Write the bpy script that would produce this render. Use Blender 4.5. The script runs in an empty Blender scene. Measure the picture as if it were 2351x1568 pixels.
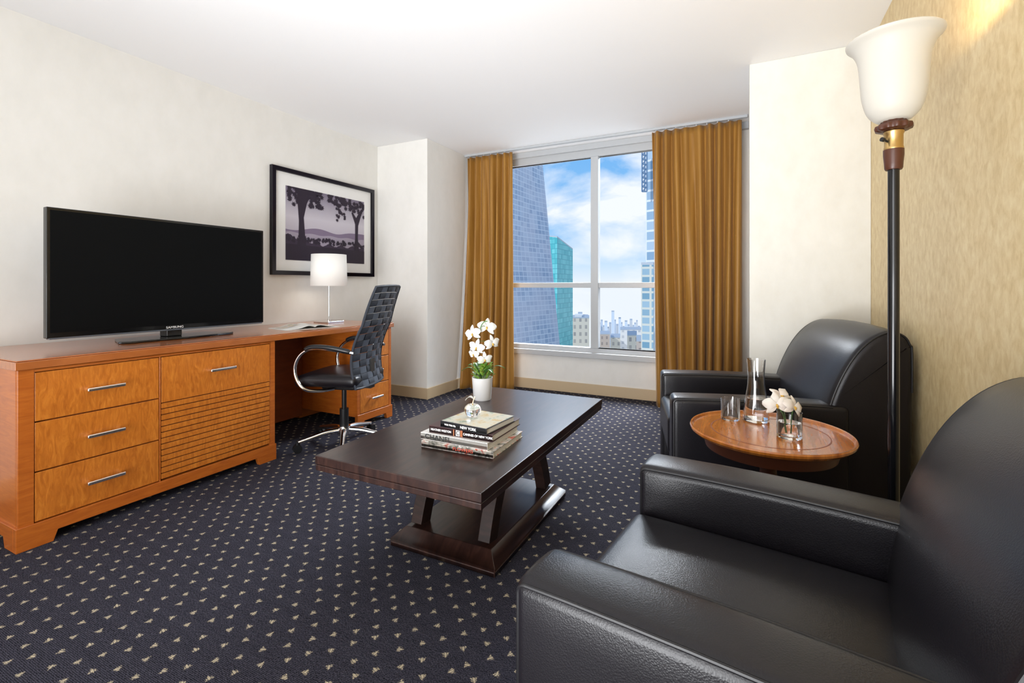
import bpy, bmesh, math, random
from mathutils import Vector, Matrix
random.seed(7)
S=bpy.context.scene; C=S.collection
PI=math.pi
H=1.10; CEIL=2.52; F=1085.0; HOR=655.0
SY,CY=math.sin(math.radians(26.5)),math.cos(math.radians(26.5))
def at(u,v,d):
    xc=(u-1175.5)/F
    return Vector((d*(-SY+CY*xc), d*(CY+SY*xc), H-(v-HOR)*d/F))
# ------------------------------------------------------------------ mesh builder
class MB:
    def __init__(s): s.v=[]; s.f=[]; s.m=[]
    def add(s,vs,fs,m=0):
        o=len(s.v); s.v+= [tuple(p) for p in vs]
        for f in fs: s.f.append([i+o for i in f]); s.m.append(m)
        return s
    def box(s,a,b,m=0):
        x0,y0,z0=[min(a[i],b[i]) for i in range(3)]; x1,y1,z1=[max(a[i],b[i]) for i in range(3)]
        return s.add([(x0,y0,z0),(x1,y0,z0),(x1,y1,z0),(x0,y1,z0),(x0,y0,z1),(x1,y0,z1),(x1,y1,z1),(x0,y1,z1)],
            [(0,3,2,1),(4,5,6,7),(0,1,5,4),(1,2,6,5),(2,3,7,6),(3,0,4,7)],m)
    def prism(s,poly,axis,lo,hi,m=0):
        n=len(poly)
        def P(p,h): return {'x':(h,p[0],p[1]),'y':(p[0],h,p[1]),'z':(p[0],p[1],h)}[axis]
        vs=[P(p,lo) for p in poly]+[P(p,hi) for p in poly]
        fs=[tuple(range(n)),tuple(range(2*n-1,n-1,-1))]+[(i,(i+1)%n,(i+1)%n+n,i+n) for i in range(n)]
        return s.add(vs,fs,m)
    def lathe(s,prof,c=(0,0,0),n=36,m=0,wave=None):
        vs=[];fs=[];k=len(prof)
        for (r,z) in prof:
            for j in range(n):
                a=2*PI*j/n; rr=max(r,1e-5)*(wave(a,z) if wave else 1)
                vs.append((c[0]+rr*math.cos(a),c[1]+rr*math.sin(a),c[2]+z))
        for i in range(k-1):
            for j in range(n):
                fs.append((i*n+j,i*n+(j+1)%n,(i+1)*n+(j+1)%n,(i+1)*n+j))
        return s.add(vs,fs,m)
    def tube(s,pts,r,n=10,m=0,closed=False):
        pts=[Vector(p) for p in pts]; k=len(pts)
        rs=r if isinstance(r,(list,tuple)) else [r]*k
        tang=[]
        for i in range(k):
            if closed: t=pts[(i+1)%k]-pts[i-1]
            else: t=pts[min(i+1,k-1)]-pts[max(i-1,0)]
            tang.append(t.normalized() if t.length>1e-9 else Vector((0,0,1)))
        up=Vector((0,0,1)) if abs(tang[0].z)<.9 else Vector((1,0,0))
        nrm=(up-tang[0]*up.dot(tang[0])).normalized()
        vs=[];fs=[]
        for i in range(k):
            nrm=(nrm-tang[i]*nrm.dot(tang[i])).normalized(); b=tang[i].cross(nrm)
            for j in range(n):
                a=2*PI*j/n; vs.append(pts[i]+(nrm*math.cos(a)+b*math.sin(a))*rs[i])
        for i in range(k if closed else k-1):
            i2=(i+1)%k
            for j in range(n): fs.append((i*n+j,i*n+(j+1)%n,i2*n+(j+1)%n,i2*n+j))
        if not closed: fs.append(tuple(range(n))); fs.append(tuple(range((k-1)*n,k*n)))
        return s.add(vs,fs,m)
    def ell(s,c,r,n=16,m=0):
        if not isinstance(r,(list,tuple)): r=(r,r,r)
        vs=[];fs=[];k=n//2
        for i in range(k+1):
            t=PI*i/k
            for j in range(n):
                a=2*PI*j/n; q=max(math.sin(t),1e-4)
                vs.append((c[0]+r[0]*q*math.cos(a),c[1]+r[1]*q*math.sin(a),c[2]+r[2]*math.cos(t)))
        for i in range(k):
            for j in range(n): fs.append((i*n+j,i*n+(j+1)%n,(i+1)*n+(j+1)%n,(i+1)*n+j))
        return s.add(vs,fs,m)
    def grid(s,fn,nu,nv,m=0):
        vs=[fn(i/nu,j/nv) for i in range(nu+1) for j in range(nv+1)]
        fs=[(i*(nv+1)+j,(i+1)*(nv+1)+j,(i+1)*(nv+1)+j+1,i*(nv+1)+j+1) for i in range(nu) for j in range(nv)]
        return s.add(vs,fs,m)
    def rbox(s,c,half,r,dome=0,n=8,m=0,fn=None):
        def samp(h):
            a=[-h,-h+r*.2,-h+r*.42,-h+r*.66,-h+r]; inner=[-h+r+(2*(h-r))*i/n for i in range(1,n)]
            return a+inner+[-q for q in reversed(a)]
        S3=[samp(h) for h in half]
        def mp(p):
            inn=[max(-(half[i]-r),min(half[i]-r,p[i])) for i in range(3)]
            d=Vector([p[i]-inn[i] for i in range(3)])
            if d.length>1e-9: d=d.normalized()*r
            q=[inn[i]+d[i] for i in range(3)]
            if dome: q[2]+= dome*(1-(q[0]/half[0])**2)*(1-(q[1]/half[1])**2)*max(0,q[2]/half[2])
            q=[q[i]+c[i] for i in range(3)]
            return fn(q) if fn else q
        for ax in range(3):
            b,cx=[(1,2),(0,2),(0,1)][ax]
            for sg in (-1,1):
                A=S3[b];B=S3[cx];vs=[]
                for x in A:
                    for y in B:
                        p=[0,0,0];p[ax]=sg*half[ax];p[b]=x;p[cx]=y; vs.append(mp(p))
                nb=len(B)
                s.add(vs,[(i*nb+j,(i+1)*nb+j,(i+1)*nb+j+1,i*nb+j+1) for i in range(len(A)-1) for j in range(nb-1)],m)
        return s
    def build(s,name,mats,parent=None,bevel=0,seg=2,sharp=40,sol=0,loc=None,weld=True):
        me=bpy.data.meshes.new(name); me.from_pydata(s.v,[],s.f)
        bm=bmesh.new(); bm.from_mesh(me)
        bm.faces.ensure_lookup_table()
        for i,f in enumerate(bm.faces): f.material_index=s.m[i]; f.smooth=True
        if weld: bmesh.ops.remove_doubles(bm,verts=bm.verts,dist=1e-5)
        bmesh.ops.recalc_face_normals(bm,faces=bm.faces)
        bm.to_mesh(me); bm.free()
        if not isinstance(mats,(list,tuple)): mats=[mats]
        for x in mats: me.materials.append(x)
        if not bevel: me.set_sharp_from_angle(angle=math.radians(sharp))
        o=bpy.data.objects.new(name,me); C.objects.link(o)
        if parent: o.parent=parent
        if loc: o.location=loc
        if sol:
            q=o.modifiers.new('solid','SOLIDIFY'); q.thickness=sol; q.offset=0
        if bevel:
            q=o.modifiers.new('bevel','BEVEL'); q.width=bevel; q.segments=seg; q.limit_method='ANGLE'; q.angle_limit=math.radians(35); q.harden_normals=True
        return o
def cat(pts,n=8):
    P=[Vector(p) for p in pts]; out=[]
    for i in range(len(P)-1):
        a=P[max(i-1,0)];b=P[i];c=P[i+1];d=P[min(i+2,len(P)-1)]
        for k in range(n):
            t=k/n
            out.append(.5*((2*b)+(c-a)*t+(2*a-5*b+4*c-d)*t*t+(3*b-a-3*c+d)*t**3))
    out.append(P[-1]); return out
def tag(o,label,cat_,group=None):
    o['label']=label;o['category']=cat_
    if group:o['group']=group
    return o
def thing(name,label,cat_,loc=(0,0,0),rz=0,group=None):
    o=bpy.data.objects.new(name,None);C.objects.link(o);o.empty_display_size=.1
    o.location=loc;o.rotation_euler=(0,0,math.radians(rz)); return tag(o,label,cat_,group)
def dup(root,loc,rz,label):
    r=root.copy();C.objects.link(r);r.location=loc;r.rotation_euler=(0,0,math.radians(rz));r['label']=label
    for ch in list(root.children):
        c=ch.copy();C.objects.link(c);c.parent=r
        for g in ch.children:
            d=g.copy();C.objects.link(d);d.parent=c
    return r
def struct(name,mb,m,parent=None,**k):
    o=mb.build(name,m,parent,**k)
    if not parent:o['kind']='structure'
    return o
def text(name,st,size,loc,rot,m,parent,xs=1,ext=.0003,align='CENTER'):
    cu=bpy.data.curves.new(name,'FONT');cu.body=st;cu.size=size;cu.extrude=ext;cu.align_x=align;cu.align_y='CENTER';cu.offset=size*.008
    o=bpy.data.objects.new('t',cu);C.objects.link(o);bpy.context.view_layer.update()
    dg=bpy.context.evaluated_depsgraph_get();me=bpy.data.meshes.new_from_object(o.evaluated_get(dg))
    bpy.data.objects.remove(o)
    me.materials.clear();me.materials.append(m)
    q=bpy.data.objects.new(name,me);C.objects.link(q);q.parent=parent;q.location=loc
    q.rotation_euler=[math.radians(a) for a in rot];q.scale=(xs,1,1);return q
# ------------------------------------------------------------------ materials
M={}
def newmat(name):
    m=bpy.data.materials.new(name);m.use_nodes=True;nt=m.node_tree
    return m,nt,nt.nodes['Principled BSDF']
def pm(name,col,rough=.5,metal=0,spec=.5,emit=None,es=0,trans=0,ior=1.45,coat=0,bump=0,bs=200,sheen=0,cr=.1):
    m,nt,b=newmat(name)
    b.inputs['Base Color'].default_value=(*col,1);b.inputs['Roughness'].default_value=rough;b.inputs['Metallic'].default_value=metal
    b.inputs['Specular IOR Level'].default_value=spec;b.inputs['Transmission Weight'].default_value=trans;b.inputs['IOR'].default_value=ior
    b.inputs['Coat Weight'].default_value=coat;b.inputs['Coat Roughness'].default_value=cr;b.inputs['Sheen Weight'].default_value=sheen
    if emit: b.inputs['Emission Color'].default_value=(*emit,1);b.inputs['Emission Strength'].default_value=es
    if bump:
        tc=nt.nodes.new('ShaderNodeTexCoord');v=nt.nodes.new('ShaderNodeTexVoronoi');v.inputs['Scale'].default_value=bs
        bp=nt.nodes.new('ShaderNodeBump');bp.inputs['Strength'].default_value=bump;bp.inputs['Distance'].default_value=.001
        nt.links.new(tc.outputs['Object'],v.inputs['Vector']);nt.links.new(v.outputs['Distance'],bp.inputs['Height']);nt.links.new(bp.outputs[0],b.inputs['Normal'])
        nt.links.new(bp.outputs[0],b.inputs['Coat Normal'])
    return m
def mottle(name,cols,scale,stretch=(1,1,1),rough=.6,detail=6,bump=0,pos=None,coat=0,dist=0,spec=.5,nrough=.6):
    m,nt,b=newmat(name);N=nt.nodes;L=nt.links
    tc=N.new('ShaderNodeTexCoord');mp=N.new('ShaderNodeMapping');mp.inputs['Scale'].default_value=stretch
    no=N.new('ShaderNodeTexNoise');no.inputs['Scale'].default_value=scale;no.inputs['Detail'].default_value=detail;no.inputs['Distortion'].default_value=dist;no.inputs['Roughness'].default_value=nrough
    r=N.new('ShaderNodeValToRGB');e=r.color_ramp.elements
    k=len(cols);pos=pos or [.3+.4*i/(k-1) for i in range(k)]
    while len(e)<k:e.new(.5)
    for i,c in enumerate(cols): e[i].position=pos[i]
    for i,c in enumerate(cols): e[i].color=(*c,1)
    L.new(tc.outputs['Object'],mp.inputs[0]);L.new(mp.outputs[0],no.inputs['Vector']);L.new(no.outputs['Fac'],r.inputs[0]);L.new(r.outputs[0],b.inputs['Base Color'])
    b.inputs['Roughness'].default_value=rough;b.inputs['Coat Weight'].default_value=coat;b.inputs['Coat Roughness'].default_value=.15;b.inputs['Specular IOR Level'].default_value=spec
    if bump:
        bp=N.new('ShaderNodeBump');bp.inputs['Strength'].default_value=bump;bp.inputs['Distance'].default_value=.002
        L.new(no.outputs['Fac'],bp.inputs['Height']);L.new(bp.outputs[0],b.inputs['Normal'])
    return m
M['wall']=mottle('cream_wallpaper',[(.775,.765,.73),(.80,.79,.755),(.82,.81,.78)],9,(1,1,.6),.55,8,.05)
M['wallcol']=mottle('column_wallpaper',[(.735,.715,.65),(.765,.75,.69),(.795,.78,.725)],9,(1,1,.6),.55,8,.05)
M['gold']=mottle('gold_wallpaper',[(.60,.44,.205),(.70,.54,.285),(.78,.64,.375)],36,(1,1,.6),.42,6,.12,pos=[.3,.5,.7],dist=.4)
M['ceil']=pm('ceiling_paint',(.925,.925,.93),.8)
M['base']=pm('tan_baseboard',(.58,.45,.29),.45)
M['white']=pm('window_frame_paint',(.48,.50,.52),.35)
M['cherry']=mottle('cherry_wood',[(.36,.084,.009),(.43,.11,.013),(.50,.14,.018)],7,(1,.9,7),.33,8,0,coat=.35,dist=1.2)
M['cherryfront']=mottle('figured_cherry_wood',[(.38,.105,.010),(.50,.15,.016),(.62,.215,.027)],5,(1,9,2.2),.33,9,0,coat=.35,dist=1.6)
M['cherrytop']=mottle('cherry_top_wood',[(.31,.088,.020),(.38,.115,.028),(.44,.145,.038)],6,(7,.7,1),.22,8,0,coat=.6,dist=.8)
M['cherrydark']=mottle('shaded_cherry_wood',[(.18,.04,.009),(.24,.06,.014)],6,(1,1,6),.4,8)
M['groove']=pm('wood_groove',(.11,.025,.003),.6)
M['espresso']=mottle('espresso_wood',[(.010,.0045,.004),(.021,.009,.007),(.040,.017,.012)],7,(6,.8,1),.3,8,0,coat=.25,dist=.8,spec=.4)
M['espressoleg']=mottle('espresso_leg_wood',[(.008,.0035,.003),(.016,.007,.005),(.028,.012,.009)],7,(1,1,5),.55,8,0,dist=.8,spec=.25)
M['tablewood']=mottle('round_table_wood',[(.28,.075,.010),(.42,.13,.018),(.55,.19,.030)],5,(8,.8,1),.22,9,0,coat=.7,dist=.6)
M['leather']=pm('black_leather',(.0050,.0040,.0060),.46,spec=.20,bump=.22,bs=340,coat=.42,cr=.24)
M['piping']=pm('leather_piping',(.008,.0075,.009),.35,spec=.5)
M['blk']=pm('black_plastic',(.010,.010,.011),.32)
M['gloss']=pm('black_gloss',(.005,.005,.006),.14,coat=.2)
M['screen']=pm('tv_screen',(.005,.0055,.006),.4,spec=.06)
M['chrome']=pm('chrome',(.82,.82,.83),.14,metal=1)
M['steel']=pm('brushed_steel',(.85,.85,.86),.25,metal=1)
M['brass']=pm('brass',(.62,.42,.17),.28,metal=1)
M['brown']=pm('brown_turned_wood',(.075,.022,.010),.4,coat=.15)
M['shade']=pm('frosted_glass_shade',(.50,.48,.43),.45,emit=(1,.90,.74),es=.17,spec=.3)
M['dshade']=pm('white_fabric_shade',(.80,.79,.76),.8,emit=(1,.97,.92),es=.12)
M['glass']=pm('clear_glass',(1,1,1),.0,trans=1,ior=1.45)
M['water']=pm('water',(1,1,1),.0,trans=1,ior=1.33)
M['ceramic']=pm('white_ceramic',(.70,.70,.70),.3)
M['petal']=mottle('white_petal',[(.60,.60,.56),(.72,.72,.70)],20,rough=.5)
M['pinkpetal']=mottle('cream_petal',[(.68,.58,.50),(.72,.69,.63)],25,rough=.5)
M['yellow']=pm('flower_lip',(.62,.36,.06),.5)
M['leaf']=mottle('green_leaf',[(.05,.16,.02),(.16,.33,.04),(.45,.5,.08)],40,rough=.45)
M['leafdark']=mottle('dark_leaf',[(.03,.1,.02),(.08,.2,.04)],20,rough=.4)
M['paper']=pm('paper',(.70,.69,.65),.7)
M['mat']=pm('picture_mat',(.82,.82,.81),.8)
M['frame']=pm('picture_frame_black',(.012,.01,.016),.3)
M['sil']=pm('print_silhouette',(.018,.009,.024),.6)
M['sil2']=pm('print_dark_plum',(.036,.021,.046),.6)
M['hill']=pm('print_hill',(.20,.155,.24),.6)
M['mist']=pm('print_mist',(.33,.29,.37),.6)
M['strapA']=pm('woven_strap_dark',(.026,.032,.045),.5)
M['strapB']=pm('woven_strap_light',(.075,.09,.12),.5)
M['whitebook']=pm('white_book_cover',(.72,.71,.69),.4)
M['darkbook']=pm('black_book_cover',(.025,.025,.03),.35)
M['winebook']=pm('charcoal_wine_book_cover',(.055,.022,.024),.4)
M['floral']=mottle('floral_book_cover',[(.50,.09,.05),(.72,.68,.62),(.10,.10,.08),(.76,.74,.70)],28,(1,1,1),.4,2,pos=[.33,.42,.60,.64])
M['mapcover']=mottle('illustrated_cover',[(.22,.34,.24),(.60,.62,.55),(.66,.62,.50),(.60,.46,.22)],26,(1,1,1),.3,5,pos=[.36,.44,.56,.66])
M['txtw']=pm('white_lettering',(.85,.85,.85),.5)
M['txtk']=pm('black_lettering',(.01,.01,.01),.5)
M['txtr']=pm('red_lettering',(.5,.06,.03),.5)
M['gold_stem']=pm('gold_metal',(.8,.6,.3),.25,metal=1)
M['soil']=mottle('moss',[(.05,.08,.02),(.25,.3,.05)],60,rough=.9)
m,nt,b=newmat('window_glass');N=nt.nodes;L=nt.links
tr=N.new('ShaderNodeBsdfTransparent');tr.inputs[0].default_value=(.97,.985,1,1)
L.new(tr.outputs[0],N['Material Output'].inputs[0]);M['pane']=m
m,nt,b=newmat('ochre_satin');N=nt.nodes;L=nt.links
tc=N.new('ShaderNodeTexCoord');mp=N.new('ShaderNodeMapping');mp.inputs['Scale'].default_value=(14,14,.5)
no=N.new('ShaderNodeTexNoise');no.inputs['Scale'].default_value=2.5;no.inputs['Detail'].default_value=5
r=N.new('ShaderNodeValToRGB');r.color_ramp.elements[0].position=.3;r.color_ramp.elements[0].color=(.27,.118,.013,1);r.color_ramp.elements[1].position=.7;r.color_ramp.elements[1].color=(.40,.195,.030,1)
L.new(tc.outputs['Object'],mp.inputs[0]);L.new(mp.outputs[0],no.inputs['Vector']);L.new(no.outputs['Fac'],r.inputs[0]);L.new(r.outputs[0],b.inputs['Base Color'])
b.inputs['Roughness'].default_value=.5;b.inputs['Sheen Weight'].default_value=.10;b.inputs['Metallic'].default_value=.08;M['curtain']=m
def carpet():
    m,nt,b=newmat('navy_fleck_carpet');N=nt.nodes;L=nt.links
    def mt(op,a,b_=None,c=None):
        n=N.new('ShaderNodeMath');n.operation=op
        for i,q in enumerate((a,b_,c)):
            if q is None: continue
            if isinstance(q,(int,float)): n.inputs[i].default_value=q
            else: L.new(q,n.inputs[i])
        return n.outputs[0]
    tc=N.new('ShaderNodeTexCoord');nz=N.new('ShaderNodeTexNoise');nz.inputs['Scale'].default_value=230;nz.inputs['Detail'].default_value=3
    L.new(tc.outputs['Object'],nz.inputs['Vector'])
    sx=N.new('ShaderNodeSeparateXYZ');L.new(tc.outputs['Object'],sx.inputs[0])
    W,Hh=.090,.046
    Y=mt('DIVIDE',sx.outputs[1],Hh);row=mt('FLOOR',Y)
    par=mt('MULTIPLY',mt('MODULO',mt('ADD',row,1000.0),2.0),.5)
    X=mt('ADD',mt('DIVIDE',sx.outputs[0],W),par);col=mt('FLOOR',X)
    cb=N.new('ShaderNodeCombineXYZ');L.new(col,cb.inputs[0]);L.new(row,cb.inputs[1])
    wn=N.new('ShaderNodeTexWhiteNoise');L.new(cb.outputs[0],wn.inputs['Vector'])
    sc=N.new('ShaderNodeSeparateColor');L.new(wn.outputs['Color'],sc.inputs[0])
    lx=mt('ADD',mt('MULTIPLY',mt('SUBTRACT',mt('SUBTRACT',X,col),.5),W),mt('MULTIPLY',mt('SUBTRACT',sc.outputs[1],.5),.020))
    ly=mt('ADD',mt('MULTIPLY',mt('SUBTRACT',mt('SUBTRACT',Y,row),.5),Hh),mt('MULTIPLY',mt('SUBTRACT',sc.outputs[2],.5),.012))
    ang=mt('MULTIPLY',mt('FLOOR',mt('MULTIPLY',sc.outputs[0],5.0)),1.25)
    ca=mt('COSINE',ang);sa=mt('SINE',ang)
    rx=mt('SUBTRACT',mt('MULTIPLY',lx,ca),mt('MULTIPLY',ly,sa));ry=mt('ADD',mt('MULTIPLY',lx,sa),mt('MULTIPLY',ly,ca))
    e1=mt('MULTIPLY',ry,-1.0);e2=mt('ADD',mt('MULTIPLY',rx,.866),mt('MULTIPLY',ry,.5));e3=mt('ADD',mt('MULTIPLY',rx,-.866),mt('MULTIPLY',ry,.5))
    d=mt('MAXIMUM',e1,mt('MAXIMUM',e2,e3))
    rad=mt('MULTIPLY',mt('SQRT',mt('ADD',mt('MULTIPLY',rx,rx),mt('MULTIPLY',ry,ry))),.75)
    d=mt('ADD',mt('MULTIPLY',d,.7),mt('MULTIPLY',rad,.3))
    d=mt('ADD',d,mt('MULTIPLY',mt('SUBTRACT',nz.outputs[0],.5),.017))
    # thin dark yarn lines break each fleck into stitches
    stitch=mt('LESS_THAN',mt('ABSOLUTE',mt('SUBTRACT',mt('FRACT',mt('MULTIPLY',rx,120.0)),.5)),.12)
    mr=N.new('ShaderNodeMapRange');mr.inputs[1].default_value=.0050;mr.inputs[2].default_value=.0073;mr.inputs[3].default_value=1;mr.inputs[4].default_value=0;L.new(d,mr.inputs[0])
    fl=mt('MULTIPLY',mr.outputs[0],mt('SUBTRACT',1.0,mt('MULTIPLY',stitch,.75)))
    wv=N.new('ShaderNodeTexWave');wv.inputs['Scale'].default_value=70;wv.inputs['Distortion'].default_value=6;wv.bands_direction='Y';wv.inputs['Detail'].default_value=3;wv.inputs['Detail Scale'].default_value=3
    L.new(tc.outputs['Object'],wv.inputs['Vector'])
    mixv=mt('ADD',mt('MULTIPLY',wv.outputs['Fac'],.4),mt('MULTIPLY',nz.outputs[0],.6))
    g=N.new('ShaderNodeValToRGB');g.color_ramp.elements[0].position=.3;g.color_ramp.elements[0].color=(.006,.006,.010,1);g.color_ramp.elements[1].position=.75;g.color_ramp.elements[1].color=(.064,.062,.085,1)
    L.new(mixv,g.inputs[0])
    mx=N.new('ShaderNodeMix');mx.data_type='RGBA';L.new(fl,mx.inputs[0]);L.new(g.outputs[0],mx.inputs[6]);mx.inputs[7].default_value=(.43,.37,.26,1)
    L.new(mx.outputs[2],b.inputs['Base Color']);b.inputs['Roughness'].default_value=.95;b.inputs['Specular IOR Level'].default_value=.1
    bp=N.new('ShaderNodeBump');bp.inputs['Strength'].default_value=.7;bp.inputs['Distance'].default_value=.003;L.new(mixv,bp.inputs['Height']);L.new(bp.outputs[0],b.inputs['Normal'])
    return m
M['carpet']=carpet()
def facade(name,c1,c2,cm,bw,rh,mort=.08,rough=.3,noise=None):
    m,nt,b=newmat(name);N=nt.nodes;L=nt.links
    uv=N.new('ShaderNodeTexCoord');br=N.new('ShaderNodeTexBrick');br.offset=0;br.squash=1
    br.inputs['Scale'].default_value=1;br.inputs['Brick Width'].default_value=bw;br.inputs['Row Height'].default_value=rh;br.inputs['Mortar Size'].default_value=mort
    br.inputs['Color1'].default_value=(*c1,1);br.inputs['Color2'].default_value=(*c2,1);br.inputs['Mortar'].default_value=(*cm,1)
    L.new(uv.outputs['UV'],br.inputs['Vector'])
    if noise:
        no=N.new('ShaderNodeTexNoise');no.inputs['Scale'].default_value=.10;no.inputs['Detail'].default_value=6;L.new(uv.outputs['UV'],no.inputs['Vector'])
        rr=N.new('ShaderNodeMapRange');rr.inputs[1].default_value=.42;rr.inputs[2].default_value=.62;L.new(no.outputs['Fac'],rr.inputs[0])
        mx=N.new('ShaderNodeMix');mx.data_type='RGBA';ml=N.new('ShaderNodeMath');ml.operation='MULTIPLY';ml.inputs[1].default_value=.55;L.new(rr.outputs[0],ml.inputs[0])
        L.new(ml.outputs[0],mx.inputs[0]);L.new(br.outputs['Color'],mx.inputs[6]);mx.inputs[7].default_value=(*noise,1);L.new(mx.outputs[2],b.inputs['Base Color'])
    else: L.new(br.outputs['Color'],b.inputs['Base Color'])
    b.inputs['Roughness'].default_value=rough;b.inputs['Specular IOR Level'].default_value=.2;return m
# ------------------------------------------------------------------ room shell
XL,XR,YB,YW=-3.40,.645,-2.4,4.62
LC=(-2.77,3.72); RC=(.01,3.40)
struct('floor',MB().box((XL-.1,YB-.1,-.1),(XR+.1,YW+.15,0)),M['carpet'])
struct('ceiling',MB().box((XL-.1,YB-.1,CEIL),(XR+.1,YW+.15,CEIL+.12)),M['ceil'])
struct('wall_left',MB().box((XL-.1,YB,0),(XL,YW+.15,CEIL)),M['wall'])
struct('wall_right',MB().box((XR,YB,0),(XR+.1,YW+.15,CEIL)),M['gold'])
struct('wall_back',MB().box((XL,YB-.1,0),(XR,YB,CEIL)),M['wall'])
struct('wall_column_left',MB().box((XL,LC[1],0),(LC[0],YW,CEIL)),M['wall'],bevel=.004)
struct('wall_column_right',MB().box((RC[0],RC[1],0),(XR,YW,CEIL)),M['wallcol'],bevel=.004)
WX0,WX1,WZ0,WZ1=-2.50,-.35,.42,2.47
w=MB();w.box((LC[0],YW,0),(RC[0],YW+.15,WZ0));w.box((LC[0],YW,WZ1),(RC[0],YW+.15,CEIL));w.box((LC[0],YW,WZ0),(WX0,YW+.15,WZ1));w.box((WX1,YW,WZ0),(RC[0],YW+.15,WZ1))
struct('wall_window',w,M['wall'])
win=MB();y0,y1=YW-.02,YW+.05
win.box((WX0,y0,WZ1-.08),(WX1,y1,WZ1)).box((WX0,y0,WZ0),(WX1,y1,WZ0+.05)).box((WX0,y0,WZ0+.05),(WX0+.06,y1,WZ1-.08)).box((WX1-.06,y0,WZ0+.05),(WX1,y1,WZ1-.08))
wo=struct('window_1',win,M['white'],bevel=.004)
MB().box((-1.408,y0-.01,WZ0+.05),(-1.332,y1,WZ1-.08)).build('mullion',M['white'],wo,bevel=.004)
for a,b_ in ((WX0+.06,-1.408),(-1.332,WX1-.06)):
    MB().box((a,y0,1.075),(b_,y1,1.128)).build('transom',M['white'],wo,bevel=.004)
    for z0,z1 in ((WZ0+.05,1.075),(1.128,WZ1-.08)):
        MB().box((a,YW+.03,z0),(b_,YW+.036,z1)).build('pane',M['pane'],wo)
MB().box((WX0-.05,YW-.06,WZ0-.05),(WX1+.05,YW-.0,WZ0+.005)).build('window_sill',M['white'],wo,bevel=.005)
struct('trim_1',MB().box((LC[0],YW-.05,CEIL-.06),(RC[0],YW,CEIL)),M['white'],bevel=.004)
bh=.105
def bb(name,a,b): struct(name,MB().box(a,b),M['base'],bevel=.003)
bb('baseboard_left',(XL,YB,0),(XL+.014,LC[1],bh))
bb('baseboard_column_left',(XL+.014,LC[1]-.014,0),(LC[0]+.014,LC[1],bh))
bb('baseboard_column_left_side',(LC[0],LC[1],0),(LC[0]+.014,YW-.014,bh))
bb('baseboard_window',(LC[0],YW-.014,0),(RC[0],YW,bh))
bb('baseboard_column_right',(RC[0]-.014,RC[1]-.014,0),(XR-.014,RC[1],bh))
bb('baseboard_right',(XR-.014,YB,0),(XR,RC[1],bh))
def curtain(x0,x1,n,label,flare,pinch):
    yc=4.40
    def fn(s,t):
        ph=2*PI*n*(s+.020*math.sin(7*s+2*t)+.008*math.sin(19*s+t))
        amp=.020+.020*t+.008*math.sin(11*s+t)
        x=x0+(x1-x0)*s+pinch(s,t)
        y=yc+amp*math.sin(ph+.6*math.sin(2.5*t+5*s))+.010*math.sin(1.6*ph+3*t)*(.25*min(1,t*6)+.6*t)+flare(s,t)
        return (x+.010*math.cos(ph)*t,y,2.485-(2.47)*t)
    o=MB().grid(fn,n*20,40).build('curtain',M['curtain'],sol=.004,sharp=180)
    return tag(o,label,'curtain','ochre curtains')
curtain(-2.735,-2.19,7,'narrower ochre satin curtain left of the window, behind the white orchid',lambda s,t:-.19*(1-s)**1.5*t*t,lambda s,t:0)
curtain(-.775,-.045,9,'wider ochre satin curtain right of the window, behind the far armchair',lambda s,t:0,lambda s,t:.03*(1-s)*t)
tr=thing('curtain_track','slim white curtain track running along the ceiling above the window','curtain track',(0,4.40,CEIL))
MB().box((LC[0]+.005,-.02,-.022),(RC[0]-.01,.02,0)).build('rail',M['white'],tr,bevel=.003)
for x in [-2.70+i*.085 for i in range(6)]+[-.74+i*.085 for i in range(8)]: MB().box((x-.004,-.006,-.036),(x+.004,.006,-.022)).build('glider',M['white'],tr)
# ------------------------------------------------------------------ desk cabinets
DX=-2.68
def handle(parent,y,z,x=.0,L=.145):
    mb=MB()
    mb.rbox((x+.032,y,z),(.005,L/2,.008),.0045,n=3)
    for s in (-1,1): mb.box((x,y+s*(L/2-.014)-.005,z-.005),(x+.03,y+s*(L/2-.014)+.005,z+.005))
    return mb.build('handle',M['steel'],parent)
cb=thing('storage_cabinet','cherry wood cabinet with three drawers and a grooved door, under the television','cabinet',(DX,.83,0))
YL=1.18
b=MB().box((-.70,0,.085),(-.022,YL,.7495)).box((-.022,0,.085),(0,.05,.7495)).box((-.022,1.145,.085),(0,YL,.7495)).box((-.022,.05,.735),(0,1.145,.7495)).box((-.022,.523,.10),(0,.529,.735))
b.build('body',M['cherry'],cb,bevel=.002)
pl=[(-.008,0),(.11,0),(.125,.045),(1.055,.045),(1.07,0),(YL+.004,0),(YL+.004,.10),(-.008,.10)]
MB().prism(pl,'x',-.02,.008).build('plinth_rail',M['cherry'],cb,bevel=.002)
ps=[(-.70,0),(-.60,0),(-.585,.045),(-.12,.045),(-.105,0),(-.0205,0),(-.0205,.10),(-.70,.10)]
MB().prism(ps,'y',-.008,.014).build('plinth_side',M['cherry'],cb,bevel=.002)
MB().prism(ps,'y',YL-.016,YL+.004).build('plinth_side',M['cherry'],cb,bevel=.002)
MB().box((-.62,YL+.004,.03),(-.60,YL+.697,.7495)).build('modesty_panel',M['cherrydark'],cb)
zs=[.102,.313,.524,.735]
for i in range(3):
    d=MB().box((-.021,.053,zs[i]+.003),(.0,.520,zs[i+1]-.003)).build('drawer',M['cherryfront'],cb,bevel=.0015)
    handle(d,.290,(zs[i]+zs[i+1])/2)
d=MB();d.box((-.021,.532,.525),(.0,1.142,.732));n=14
for i in range(n):
    z0=.105+i*(.42/n);d.box((-.021,.532,z0+.0045),(.0,1.142,z0+.42/n))
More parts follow.
